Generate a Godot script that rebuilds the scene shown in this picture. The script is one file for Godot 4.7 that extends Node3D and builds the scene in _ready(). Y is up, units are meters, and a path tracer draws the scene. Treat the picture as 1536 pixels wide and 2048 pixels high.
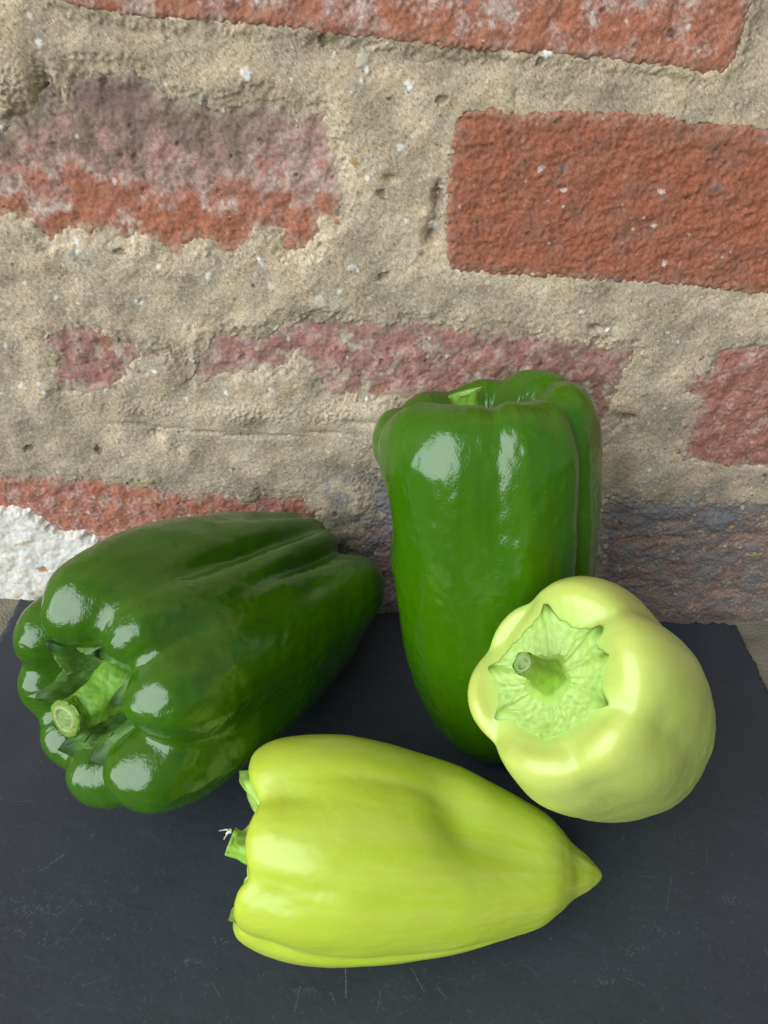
extends Node3D
# Four peppers on a slate board in front of an old brick wall. Metres; y up; the slate's top is y = 0, the wall face is z = 0.

const FINE := 0.00055            # spacing of the wall's relief where the photograph shows it
const NU := 260                  # pepper rows, stem hollow to tip
const NV := 380                  # pepper columns, round the axis

var rng := RandomNumberGenerator.new()
var n_big := FastNoiseLite.new()      # features of about 40 mm
var n_mid := FastNoiseLite.new()      # about 12 mm, fractal
var n_fine := FastNoiseLite.new()     # about 2.5 mm, fractal
var n_grain := FastNoiseLite.new()    # about 1 mm
var n_stain := FastNoiseLite.new()    # about 18 mm, fractal, for colour
var grain_normal: NoiseTexture2D
var skin_normal: NoiseTexture2D
var slate_normal: NoiseTexture2D
var M := {}


func lin(r: float, g: float, b: float) -> Color:      # an 8-bit screen colour as linear values
	return Color(r / 255.0, g / 255.0, b / 255.0).srgb_to_linear()


func setup_camera_and_light() -> void:
	var pitch := deg_to_rad(38.0)
	var roll := deg_to_rad(2.0)
	var fwd := Vector3(0, -sin(pitch), -cos(pitch))
	var r0 := Vector3(1, 0, 0)
	var u0 := r0.cross(fwd)
	var rt := r0 * cos(roll) + u0 * sin(roll)
	var up := u0 * cos(roll) - r0 * sin(roll)
	var cam := Camera3D.new()
	cam.name = "camera"
	cam.transform = Transform3D(Basis(rt, up, -fwd), Vector3(0, 0.327, 0.333))
	cam.fov = rad_to_deg(2.0 * atan(1024.0 / 1541.0))
	cam.near = 0.01
	cam.far = 60.0
	add_child(cam)
	cam.current = true

	var sky_mat := ProceduralSkyMaterial.new()
	sky_mat.sky_top_color = Color(0.64, 0.70, 0.76)
	sky_mat.sky_horizon_color = Color(0.77, 0.80, 0.81)
	sky_mat.sky_curve = 0.3
	sky_mat.ground_horizon_color = Color(0.30, 0.30, 0.26)
	sky_mat.ground_bottom_color = Color(0.22, 0.22, 0.18)
	sky_mat.sun_angle_max = 0.0
	var sky := Sky.new()
	sky.sky_material = sky_mat
	var env := Environment.new()
	env.background_mode = Environment.BG_SKY
	env.sky = sky
	env.background_energy_multiplier = 0.12
	env.tonemap_mode = Environment.TONE_MAPPER_LINEAR
	env.tonemap_exposure = 3.3
	env.sdfgi_enabled = true
	env.ssao_enabled = true
	env.ssil_enabled = true
	var we := WorldEnvironment.new()
	we.name = "environment"
	we.environment = env
	add_child(we)

	var sun := DirectionalLight3D.new()        # the bright part of an overcast sky, to the left and in front
	sun.name = "sun"
	sun.light_energy = 0.5
	sun.light_angular_distance = 76.0
	sun.light_color = Color(0.95, 0.985, 1.0)
	sun.shadow_enabled = true
	var to_light := Vector3(-0.58, 0.46, 0.67).normalized()
	sun.transform = Transform3D(Basis.looking_at(-to_light, Vector3.UP), Vector3(-1, 1.2, 1))
	add_child(sun)


func setup_noise() -> void:
	rng.seed = 4211
	var specs := [[n_big, 25.0, 2, 3], [n_mid, 80.0, 3, 7], [n_fine, 380.0, 3, 11], [n_grain, 1100.0, 2, 13], [n_stain, 55.0, 5, 17]]
	for s in specs:
		var n: FastNoiseLite = s[0]
		n.noise_type = FastNoiseLite.TYPE_SIMPLEX_SMOOTH
		n.frequency = s[1]
		n.fractal_type = FastNoiseLite.FRACTAL_FBM
		n.fractal_octaves = s[2]
		n.seed = s[3]
	var g := FastNoiseLite.new()
	g.noise_type = FastNoiseLite.TYPE_SIMPLEX_SMOOTH
	g.frequency = 0.09
	g.fractal_octaves = 4
	g.seed = 5
	grain_normal = NoiseTexture2D.new()
	grain_normal.width = 512
	grain_normal.height = 512
	grain_normal.seamless = true
	grain_normal.as_normal_map = true
	grain_normal.bump_strength = 6.0
	grain_normal.noise = g
	var k := FastNoiseLite.new()
	k.noise_type = FastNoiseLite.TYPE_SIMPLEX_SMOOTH
	k.frequency = 0.025
	k.fractal_octaves = 4
	k.seed = 9
	skin_normal = NoiseTexture2D.new()
	skin_normal.width = 512
	skin_normal.height = 512
	skin_normal.seamless = true
	skin_normal.as_normal_map = true
	skin_normal.bump_strength = 5.0
	skin_normal.noise = k
	var t := FastNoiseLite.new()
	t.noise_type = FastNoiseLite.TYPE_SIMPLEX_SMOOTH
	t.frequency = 0.05
	t.fractal_octaves = 4
	t.seed = 21
	slate_normal = NoiseTexture2D.new()
	slate_normal.width = 2048
	slate_normal.height = 1420
	slate_normal.as_normal_map = true
	slate_normal.bump_strength = 2.0
	slate_normal.noise = t


func tri_material(rough: float, spec: float, normal: Texture2D, strength: float, scale: float) -> StandardMaterial3D:
	var m := StandardMaterial3D.new()
	m.vertex_color_use_as_albedo = true
	m.roughness = rough
	m.metallic_specular = spec
	if normal:
		m.normal_enabled = true
		m.normal_texture = normal
		m.normal_scale = strength
		m.uv1_triplanar = true
		m.uv1_scale = Vector3(scale, scale, scale)
	return m


func setup_materials() -> void:
	M.mortar = tri_material(0.95, 0.3, grain_normal, 1.1, 40.0)
	M.brick = tri_material(0.9, 0.32, grain_normal, 0.8, 34.0)
	M.lime = tri_material(0.9, 0.35, grain_normal, 0.5, 50.0)
	M.ground = tri_material(0.92, 0.35, grain_normal, 0.8, 12.0)
	M.dark_skin = tri_material(0.17, 0.62, skin_normal, 0.38, 52.0)
	M.dark_skin.albedo_color = Color(0.105, 0.238, 0.003).linear_to_srgb()   # vertex colours are stored in 8 bits: keep them large
	M.dark_skin.subsurf_scatter_enabled = true
	M.dark_skin.subsurf_scatter_strength = 0.06
	M.pale_skin = tri_material(0.34, 0.5, skin_normal, 0.12, 30.0)
	M.pale_skin.clearcoat_enabled = true
	M.pale_skin.clearcoat = 0.28
	M.pale_skin.clearcoat_roughness = 0.2
	M.pale_skin.subsurf_scatter_enabled = true
	M.pale_skin.subsurf_scatter_strength = 0.45
	M.stalk = tri_material(0.5, 0.45, skin_normal, 0.5, 90.0)
	M.stalk.subsurf_scatter_enabled = true
	M.stalk.subsurf_scatter_strength = 0.1


# ---------------------------------------------------------------- helpers

func part(called: String, mesh: Mesh, mat: Material, parent: Node) -> MeshInstance3D:
	var o := MeshInstance3D.new()
	o.name = called
	o.mesh = mesh
	o.material_override = mat
	parent.add_child(o, true)
	return o


func thing(called: String, at: Vector3, label: String, category: String, group := "") -> Node3D:
	var o := Node3D.new()
	o.name = called
	o.position = at
	o.set_meta("label", label)
	o.set_meta("category", category)
	if group != "":
		o.set_meta("group", group)
	add_child(o, true)
	return o


func grid_mesh(pts: PackedVector3Array, cols: PackedColorArray, nx: int, ny: int, keep: PackedByteArray, wrap: bool) -> ArrayMesh:
	# nx points along a row (closed when wrap), ny rows; normals from neighbours; faces left out where keep is 0 at all four corners
	var nrm := PackedVector3Array()
	nrm.resize(nx * ny)
	for j in ny:
		var j0 := maxi(j - 1, 0) * nx
		var j1 := mini(j + 1, ny - 1) * nx
		for i in nx:
			var i0 := i - 1
			var i1 := i + 1
			if wrap:
				i0 = (i - 1 + nx) % nx
				i1 = (i + 1) % nx
			else:
				i0 = maxi(i0, 0)
				i1 = mini(i1, nx - 1)
			var a := pts[j * nx + i1] - pts[j * nx + i0]
			var b := pts[j1 + i] - pts[j0 + i]
			var n := a.cross(b)
			nrm[j * nx + i] = n.normalized()
	if wrap:                                   # poles
		for j in [0, ny - 1]:
			var s := Vector3.ZERO
			var q: int = 1 if j == 0 else ny - 2
			for i in nx:
				s += nrm[q * nx + i]
			for i in nx:
				nrm[j * nx + i] = s.normalized()
	var idx := PackedInt32Array()
	var cells := (nx if wrap else nx - 1)
	var has_keep := keep.size() > 0
	for j in ny - 1:
		for i in cells:
			var a := j * nx + i
			var b := j * nx + (i + 1) % nx
			var c := a + nx
			var d := b + nx
			if has_keep and keep[a] + keep[b] + keep[c] + keep[d] == 0:
				continue
			idx.append_array([a, c, b, b, c, d])
	var arr := []
	arr.resize(Mesh.ARRAY_MAX)
	arr[Mesh.ARRAY_VERTEX] = pts
	arr[Mesh.ARRAY_NORMAL] = nrm
	arr[Mesh.ARRAY_COLOR] = cols
	arr[Mesh.ARRAY_INDEX] = idx
	var m := ArrayMesh.new()
	m.add_surface_from_arrays(Mesh.PRIMITIVE_TRIANGLES, arr)
	return m


func spline(p: PackedVector3Array, t: float) -> Vector3:       # Catmull-Rom through p, t in 0..1
	var n := p.size() - 1
	var x := clampf(t, 0.0, 1.0) * n
	var i := mini(int(x), n - 1)
	var a := p[i - 1] if i > 0 else p[0] * 2.0 - p[1]
	var d := p[i + 2] if i + 2 <= n else p[n] * 2.0 - p[n - 1]
	return p[i].cubic_interpolate(p[i + 1], a, d, x - i)


# ---------------------------------------------------------------- peppers

class Pepper:
	var o := Vector3.ZERO              # the blossom end
	var ax := Vector3.UP               # from blossom end to stem
	var ex := Vector3.RIGHT
	var ey := Vector3.BACK
	var prof := PackedVector2Array()   # (radius, height) at equal steps of arc, stem hollow to tip
	var ur := 0.2                      # where the shoulder's ridge is
	var lobes := []                    # [angle, size, extra shoulder height]
	var ck := [[0.0, 0.5], [1.0, 0.2]] # how lobed the section is, along u
	var sharp := 22.0
	var drop := 0.02                   # how far the shoulder sinks between lobes
	var twist := 0.0
	var dents := []                    # [u, angle, half width in u, half width in angle, depth, slant]
	var bend := Vector2.ZERO
	var tip := Vector2.ZERO
	var length := 0.1
	var rough := FastNoiseLite.new()
	var micro := 0.00032
	var macro := 0.0010
	var wrinkles := []                 # [u, angle, width in u, width in angle, depth, count per radian]

	func set_profile(p: Array) -> void:
		var dense := PackedVector2Array()
		for i in p.size() - 1:
			var a: Vector2 = p[i]
			var b: Vector2 = p[i + 1]
			var pre: Vector2 = p[i - 1] if i > 0 else Vector2(-b.x, b.y)
			var post: Vector2 = p[i + 2] if i + 2 < p.size() else Vector2(-a.x, a.y)
			for k in 24:
				dense.append(a.cubic_interpolate(b, pre, post, k / 24.0))
		dense.append(p[p.size() - 1])
		var along := PackedFloat32Array([0.0])
		for i in range(1, dense.size()):
			along.append(along[i - 1] + dense[i].distance_to(dense[i - 1]))
		var total := along[along.size() - 1]
		var k := 0
		var top := -1.0
		for i in 401:
			var want := total * i / 400.0
			while k < along.size() - 2 and along[k + 1] < want:
				k += 1
			var f := (want - along[k]) / maxf(along[k + 1] - along[k], 1e-9)
			var q := dense[k].lerp(dense[k + 1], clampf(f, 0, 1))
			q.x = maxf(q.x, 0.0)
			prof.append(q)
			if q.y > top:
				top = q.y
				ur = i / 400.0
		length = top
		rough.noise_type = FastNoiseLite.TYPE_SIMPLEX_SMOOTH
		rough.frequency = 1.0
		rough.fractal_octaves = 2

	func at(u: float, phi: float) -> Vector3:
		var x := clampf(u, 0.0, 1.0) * 400.0
		var i := mini(int(x), 399)
		var p := prof[i].lerp(prof[i + 1], x - i)
		var tan := (prof[mini(i + 2, 400)] - prof[maxi(i - 1, 0)]).normalized()
		var nr := Vector2(-tan.y, tan.x)           # outward: up in the hollow, sideways on the flank
		# section
		var c := 0.0
		for k in ck.size() - 1:
			if u >= ck[k][0]:
				c = lerpf(ck[k][1], ck[k + 1][1], smoothstep(ck[k][0], ck[k + 1][0], u))
		var sum := 0.0
		var hs := 0.0
		for l in lobes:
			var d: float = phi + twist * u - l[0]
			var cd := c * cos(d)
			var sd := c * sin(d)
			var q := (1.0 - c) * (1.0 - c) - sd * sd
			var r: float = l[1] * (cd + sqrt(maxf(q, 0.0))) - 0.3 * sqrt(maxf(-q, 0.0))
			var e := exp(sharp * (r - 1.0))
			sum += e
			hs += e * l[2]
		var f := 1.0 + log(sum) / sharp
		hs /= sum
		var g := lerpf(-0.55, 1.0, smoothstep(ur * 0.55, ur + 0.1, u))
		var near := exp(-pow((u - ur) / 0.13, 2.0))
		var rr := p.x * (1.0 - (1.0 - f) * g)
		var yy := p.y - drop * clampf(1.0 - f, -0.1, 0.4) / 0.25 * near + hs * near
		var push := 0.0
		for d in dents:
			var du: float = u - d[0]
			var dp: float = wrapf(phi - d[1] - d[5] * du, -PI, PI)
			push -= d[4] * exp(-du * du / (d[2] * d[2]) - dp * dp / (d[3] * d[3]))
		var cp := cos(phi)
		var sp := sin(phi)
		var away := smoothstep(0.0, 0.06, u) * smoothstep(1.0, 0.93, u)
		push += away * (macro * rough.get_noise_3d(cp * 1.3, sp * 1.3, u * 5.0) + micro * rough.get_noise_3d(cp * 6.0, sp * 6.0, u * 22.0 + 9.0) + 0.3 * micro * rough.get_noise_3d(cp * 15.0, sp * 15.0, u * 40.0 + 3.0))
		for w in wrinkles:
			var du: float = u - w[0]
			var dp: float = wrapf(phi - w[1], -PI, PI)
			push += w[4] * exp(-du * du / (w[2] * w[2]) - dp * dp / (w[3] * w[3])) * rough.get_noise_3d(phi * w[5] + du * w[5] * 0.8, u * w[6], 4.0)
		rr += nr.x * push
		yy += nr.y * push
		var s := clampf(yy / length, 0.0, 1.0)
		var off := bend * (4.0 * s * (1.0 - s)) + tip * ((1.0 - s) * (1.0 - s))
		return o + ex * (rr * cp + off.x) + ey * (rr * sp + off.y) + ax * yy

	func normal_at(u: float, phi: float) -> Vector3:
		var a := at(u + 0.004, phi) - at(maxf(u - 0.004, 0.001), phi)
		var b := at(u, phi + 0.01) - at(u, phi - 0.01)
		var n := a.cross(b).normalized()
		return n if n.dot(ax if u < ur else at(u, phi) - (o + ax * length * 0.5)) > 0 else -n


func pepper_body(p: Pepper, base: Color, pale: Color, streak: float) -> ArrayMesh:
	var pts := PackedVector3Array()
	var cols := PackedColorArray()
	pts.resize(NU * NV)
	cols.resize(NU * NV)
	for j in NU:
		var t := j / float(NU - 1)
		var u := t
		if j > 0 and j < NU - 1:
			u = clampf(t, 0.0015, 0.9985)
		for i in NV:
			var phi := TAU * i / NV
			pts[j * NV + i] = p.at(u, phi)
			var s := 0.5 + 0.5 * n_stain.get_noise_3d(cos(phi) * 0.05, sin(phi) * 0.05, u * 0.04)
			var fleck := n_grain.get_noise_3d(cos(phi) * 0.012, sin(phi) * 0.012, u * 0.004)
			var c := base.lerp(pale, clampf(s * s * streak * 2.0 + fleck * streak * 0.4, 0.0, 1.0))
			if base.r < 0.35 and rng.randf() < 0.0012 * streak:
				c = c.lerp(Color(0.9, 0.95, 0.8), 0.5)
			cols[j * NV + i] = c
	var none := PackedByteArray()
	return grid_mesh(pts, cols, NV, NU, none, true)


func set_down(p: Pepper) -> void:              # drop it until it touches the slate
	var low := 1.0
	for j in 90:
		for i in 120:
			low = minf(low, p.at(j / 89.0, TAU * i / 120.0).y)
	p.o.y -= low - 0.0001


func stem_mesh(path: PackedVector3Array, radii: PackedFloat32Array, ridges: int, ridge_depth: float, base: Color, tipc: Color, root_c: Color) -> ArrayMesh:
	var nu := 60
	var nv := 60
	var pts := PackedVector3Array()
	var cols := PackedColorArray()
	var side := (spline(path, 0.1) - path[0]).cross(Vector3(0.3, 0.5, 0.81)).normalized()
	for j in nu:
		var t := j / float(nu - 1)
		var c := spline(path, t)
		var d := (spline(path, minf(t + 0.02, 1.0)) - spline(path, maxf(t - 0.02, 0.0))).normalized()
		side = (side - d * side.dot(d)).normalized()
		var other := d.cross(side)
		var x := t * (radii.size() - 1)
		var k := mini(int(x), radii.size() - 2)
		var r := lerpf(radii[k], radii[k + 1], smoothstep(0, 1, x - k))
		for i in nv:
			var a := TAU * i / nv
			var rr := r * (1.0 + ridge_depth * cos(a * ridges + t * 1.3) + 0.05 * n_fine.get_noise_3d(c.x + cos(a) * r, c.y + sin(a) * r, c.z))
			pts.append(c + (side * cos(a) + other * sin(a)) * rr)
			cols.append(root_c.lerp(base, smoothstep(0.12, 0.42, t)).lerp(tipc, clampf(t * 0.6 + 0.5 * n_mid.get_noise_3d(c.x * 2.0 + cos(a) * 0.02, c.y * 2.0 + sin(a) * 0.02, c.z), 0, 1)))
	var none := PackedByteArray()
	# the first and last rows are rings; the caps are separate
	return open_tube(pts, cols, nv, nu)


func open_tube(pts: PackedVector3Array, cols: PackedColorArray, nx: int, ny: int) -> ArrayMesh:
	var p2 := PackedVector3Array()
	var c2 := PackedColorArray()
	var w := nx + 1
	for j in ny:
		for i in w:
			p2.append(pts[j * nx + i % nx])
			c2.append(cols[j * nx + i % nx])
	var none := PackedByteArray()
	return grid_mesh(p2, c2, w, ny, none, false)


func cut_mesh(center: Vector3, axis: Vector3, r: float, colors: Array, dome: float) -> ArrayMesh:
	# the cut end: rind, a pale ring and a soft middle
	var nu := 26
	var nv := 48
	var s := axis.cross(Vector3(0.2, 0.9, 0.4)).normalized()
	var o := axis.cross(s)
	var pts := PackedVector3Array()
	var cols := PackedColorArray()
	for j in nu:
		var t := j / float(nu - 1)
		for i in nv:
			var a := TAU * i / nv
			var h := dome * (1.0 - t * t) + 0.0006 * exp(-pow((t - 0.62) / 0.08, 2.0)) - 0.0007 * exp(-pow((t - 0.45) / 0.12, 2.0))
			h += 0.0003 * n_fine.get_noise_2d(t * 0.01 * cos(a), t * 0.01 * sin(a))
			pts.append(center + (s * cos(a) + o * sin(a)) * r * t * (1.0 + 0.05 * sin(a * 3.0 + 1.0)) + axis * (h - (0.001 if t > 0.97 else 0.0)))
			var c: Color = colors[0]
			if t > 0.5:
				c = colors[0].lerp(colors[1], smoothstep(0.5, 0.6, t))
			if t > 0.68:
				c = colors[1].lerp(colors[2], smoothstep(0.68, 0.8, t))
			c = c * (1.0 + 0.35 * n_fine.get_noise_2d(t * 0.012 * cos(a) + 3.0, t * 0.012 * sin(a)))
			cols.append(c)
	var none := PackedByteArray()
	return grid_mesh(pts, cols, nv, nu, none, true)


func calyx_mesh(p: Pepper, points: Array, reach: float, star: float, lift: float, curl: float, base: Color, pale: Color) -> ArrayMesh:
	# a leafy star lying on the flesh round the stem; points: [angle, length] of its teeth
	var nu := 46
	var nv := 220
	var pts := PackedVector3Array()
	var cols := PackedColorArray()
	pts.resize(nu * nv)
	cols.resize(nu * nv)
	for i in nv:
		var phi := TAU * i / nv
		var tooth := 0.0
		for q in points:
			var d: float = absf(wrapf(phi - q[0], -PI, PI))
			tooth = maxf(tooth, q[1] * (0.55 * pow(maxf(0.0, 1.0 - d / 0.6), 1.3) + 0.45 * maxf(0.0, 1.0 - d / 0.15)))
		var vein := 0.0
		for q in points:
			var d: float = absf(wrapf(phi - q[0], -PI, PI))
			vein = maxf(vein, exp(-d * d / 0.006))
		var ue := reach * (1.0 + star * tooth + 0.05 * n_fine.get_noise_2d(phi * 0.012, 3.0))
		for j in nu:
			var t := j / float(nu - 2)
			var under := j == nu - 1
			if under:
				t = 1.0
			var u := maxf(ue * t, 0.002)
			var n := p.normal_at(u, phi)
			var h := lift + curl * pow(t, 3.0) * (0.25 + tooth) + 0.0006 * vein * smoothstep(0.1, 0.4, t)
			h += 0.00035 * n_fine.get_noise_2d(cos(phi) * t * 0.011, sin(phi) * t * 0.011) + 0.00028 * sin(phi * 26.0 + 3.0 * n_fine.get_noise_2d(phi * 0.01, t * 0.004)) * smoothstep(0.15, 0.5, t) * (0.6 + 0.4 * sin(t * 34.0 + phi * 3.0))
			h *= 1.0 - 0.35 * smoothstep(0.86, 1.0, t)
			if under:
				h = -0.0008
			pts[j * nv + i] = p.at(u, phi) + n * h
			var k := clampf(0.45 * vein * t + 0.6 * n_fine.get_noise_2d(cos(phi) * t * 0.02 + 5.0, sin(phi) * t * 0.02) + 0.35 * t * t, 0.0, 1.0)
			var leaf := base.lerp(pale, 1.0 - k).lerp(base, 0.7 * smoothstep(0.45, 0.12, t))
			cols[j * nv + i] = leaf.lerp(base * 0.45, smoothstep(0.84, 0.98, t) * smoothstep(0.45, 0.8, tooth))
	var none := PackedByteArray()
	return grid_mesh(pts, cols, nv, nu, none, true)


func deg_dents(list: Array) -> Array:
	var out := []
	for d in list:
		out.append([d[0], deg_to_rad(d[1]), d[2], d[3], d[4], d[5]])
	return out


func deg(list: Array) -> Array:
	var out := []
	for l in list:
		out.append([deg_to_rad(l[0]), l[1], l[2]])
	return out


func local(v: PackedVector3Array, p: Pepper) -> PackedVector3Array:     # (right, along the stem, up) in a pepper's own axes
	var r := PackedVector3Array()
	for q in v:
		r.append(p.at(0.0, 0.0) + p.ex * q.x + p.ax * q.y + p.ey * q.z)
	return r


func dark_lying() -> void:
	var p := Pepper.new()
	p.set_profile([Vector2(0, 0.12948), Vector2(0.00796, 0.12948), Vector2(0.01433, 0.13151), Vector2(0.01911, 0.13865), Vector2(0.02229, 0.14783), Vector2(0.0276, 0.15547), Vector2(0.03503, 0.15802), Vector2(0.04458, 0.15394), Vector2(0.05095, 0.14477), Vector2(0.05415, 0.12744), Vector2(0.05322, 0.09175), Vector2(0.04985, 0.05607), Vector2(0.04369, 0.02651), Vector2(0.03605, 0.00918), Vector2(0.02327, 0.00051), Vector2(0.01164, 0.00153), Vector2(0, 0.00408)])
	p.ax = Vector3(-0.57096, 0.33419, 0.74988)
	p.ex = Vector3(0.79562, 0, 0.60579)
	p.ey = Vector3(0.20245, 0.94251, -0.26589)
	p.lobes = deg([[166, 0.96827, 0.003], [110, 1.04319, -0.001], [68, 0.9692, -0.005], [27, 1.04235, -0.008], [-27, 1.0608, -0.004], [-74, 0.99, 0.001], [-113, 0.92215, 0.004], [-155, 0.91643, 0.006]])
	p.ck = [[0, 0.6], [0.3, 0.57], [0.5, 0.44], [0.75, 0.38], [0.9, 0.48], [1, 0.3]]
	p.sharp = 21
	p.drop = 0.02
	p.dents = deg_dents([[0.88, 28, 0.13, 0.6, -0.013, 0], [0.9, 100, 0.1, 0.5, -0.004, 0], [0.7, 64, 0.15, 0.075, 0.004, 0.2], [0.74, 104, 0.12, 0.09, 0.0025, -0.2], [0.66, 46, 0.12, 0.1, 0.002, 0], [0.5, 120, 0.2, 0.4, -0.005, 0], [0.62, 84, 0.2, 0.1, 0.007, 0.3], [0.8, 62, 0.16, 0.2, 0.007, 0], [0.3, 52, 0.1, 0.16, 0.004, 0], [0.3, 142, 0.09, 0.12, 0.004, 0], [0.45, 5, 0.1, 0.25, 0.002, 0]])
	p.tip = Vector2(-0.00704, 0.00594)
	p.o = Vector3(-0.03062, 0, 0.02815)
	set_down(p)
	var root := thing("green_bell_pepper", Vector3(-0.06, 0, 0.075), "dark green bell pepper lying on its side with its thick cut stem towards the viewer", "bell pepper", "dark green bell peppers on the slate")
	p.o -= root.position
	part("body", pepper_body(p, Color(0.28, 0.45, 0.10), Color(0.55, 0.68, 0.2), 0.45), M.dark_skin, root)
	part("calyx", calyx_mesh(p, [[2.6, 1.0], [1.4, 0.9], [0.5, 0.8], [-0.6, 0.9], [-1.6, 1.0], [-2.7, 0.8]], p.ur * 0.62, 0.42, 0.0012, 0.006, Color(0.04, 0.125, 0.008), Color(0.10, 0.21, 0.04)), M.stalk, root)
	var path := local(PackedVector3Array([Vector3(0.001, -0.003, 0), Vector3(0.001, 0.006, 0), Vector3(0.001, 0.015, -0.003), Vector3(0, 0.023, -0.006), Vector3(0.001, 0.03, -0.006)]), p)
	var stem := part("stem", stem_mesh(path, PackedFloat32Array([0.0145, 0.0118, 0.0086, 0.0072, 0.0076]), 5, 0.08, Color(0.13, 0.31, 0.02), Color(0.22, 0.42, 0.05), Color(0.13, 0.27, 0.04)), M.stalk, root)
	var n := path.size()
	part("cut_end", cut_mesh(path[n - 1], (path[n - 1] - path[n - 2]).normalized(), 0.0077, [Color(0.19, 0.30, 0.085), Color(0.33, 0.37, 0.15), Color(0.15, 0.28, 0.035)], 0.0004), M.stalk, stem)


func dark_standing() -> void:
	var p := Pepper.new()
	p.set_profile([Vector2(0, 0.14763), Vector2(0.00833, 0.14712), Vector2(0.01562, 0.15066), Vector2(0.02082, 0.15875), Vector2(0.02707, 0.16583), Vector2(0.0354, 0.16835), Vector2(0.04269, 0.16481), Vector2(0.04738, 0.1547), Vector2(0.04903, 0.13954), Vector2(0.04845, 0.11628), Vector2(0.04669, 0.08595), Vector2(0.04407, 0.05561), Vector2(0.03811, 0.02831), Vector2(0.02916, 0.01011), Vector2(0.01689, 0.00101), Vector2(0.00796, 0.00202), Vector2(0, 0.00506)])
	p.ax = Vector3(-0.0935, 0.96969, -0.22575)
	p.ex = Vector3(0.99562, 0.09107, -0.0212)
	p.ey = Vector3(0, 0.22674, 0.97396)
	p.lobes = deg([[118, 1.17581, 0.003], [64, 1.12425, 0.003], [16, 1.03904, 0.006], [-35, 1.03128, 0.005], [-80, 0.9386, 0.002], [-130, 0.93906, 0], [178, 0.93058, 0]])
	p.ck = [[0, 0.52], [0.28, 0.46], [0.5, 0.4], [0.8, 0.36], [1, 0.4]]
	p.sharp = 28
	p.drop = 0.012
	p.dents = deg_dents([[0.52, 82, 0.26, 0.2, -0.0045, 0], [0.38, 174, 0.07, 0.42, 0.0085, 0], [0.25, 176, 0.07, 0.45, -0.0035, 0], [0.9, 90, 0.1, 0.8, -0.003, 0], [0.66, 168, 0.1, 0.3, 0.0035, 0], [0.5, 43, 0.5, 0.1, 0.0065, 0], [0.45, 150, 0.14, 0.14, 0.003, 0.6]])
	p.tip = Vector2(0.00713, 0.0075)
	p.o = Vector3(0.05499, 0, 0.08406)
	set_down(p)
	var root := thing("green_bell_pepper", Vector3(0.056, 0.0, 0.081), "tall dark green bell pepper standing upright and leaning back against the brick wall", "bell pepper", "dark green bell peppers on the slate")
	p.o -= root.position
	part("body", pepper_body(p, Color(0.30, 0.50, 0.10), Color(0.58, 0.70, 0.2), 0.45), M.dark_skin, root)
	part("calyx", calyx_mesh(p, [[2.6, 1.0], [1.4, 0.9], [0.5, 0.8], [-0.6, 0.9], [-1.6, 1.0], [-2.7, 0.8]], p.ur * 0.42, 0.15, 0.0006, 0.0, Color(0.07, 0.20, 0.014), Color(0.13, 0.28, 0.04)), M.stalk, root)
	var path := local(PackedVector3Array([Vector3(-0.002, -0.002, 0), Vector3(-0.003, 0.005, 0), Vector3(-0.004, 0.012, 0), Vector3(-0.0055, 0.019, 0.0), Vector3(-0.0065, 0.024, -0.001)]), p)
	var stem := part("stem", stem_mesh(path, PackedFloat32Array([0.0105, 0.0085, 0.0066, 0.0062, 0.0072]), 5, 0.08, Color(0.12, 0.30, 0.02), Color(0.26, 0.48, 0.06), Color(0.15, 0.32, 0.05)), M.stalk, root)
	var n := path.size()
	part("cut_end", cut_mesh(path[n - 1], (path[n - 1] - path[n - 2]).normalized(), 0.0072, [Color(0.28, 0.40, 0.14), Color(0.40, 0.50, 0.2), Color(0.25, 0.45, 0.08)], -0.0015), M.stalk, stem)


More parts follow.
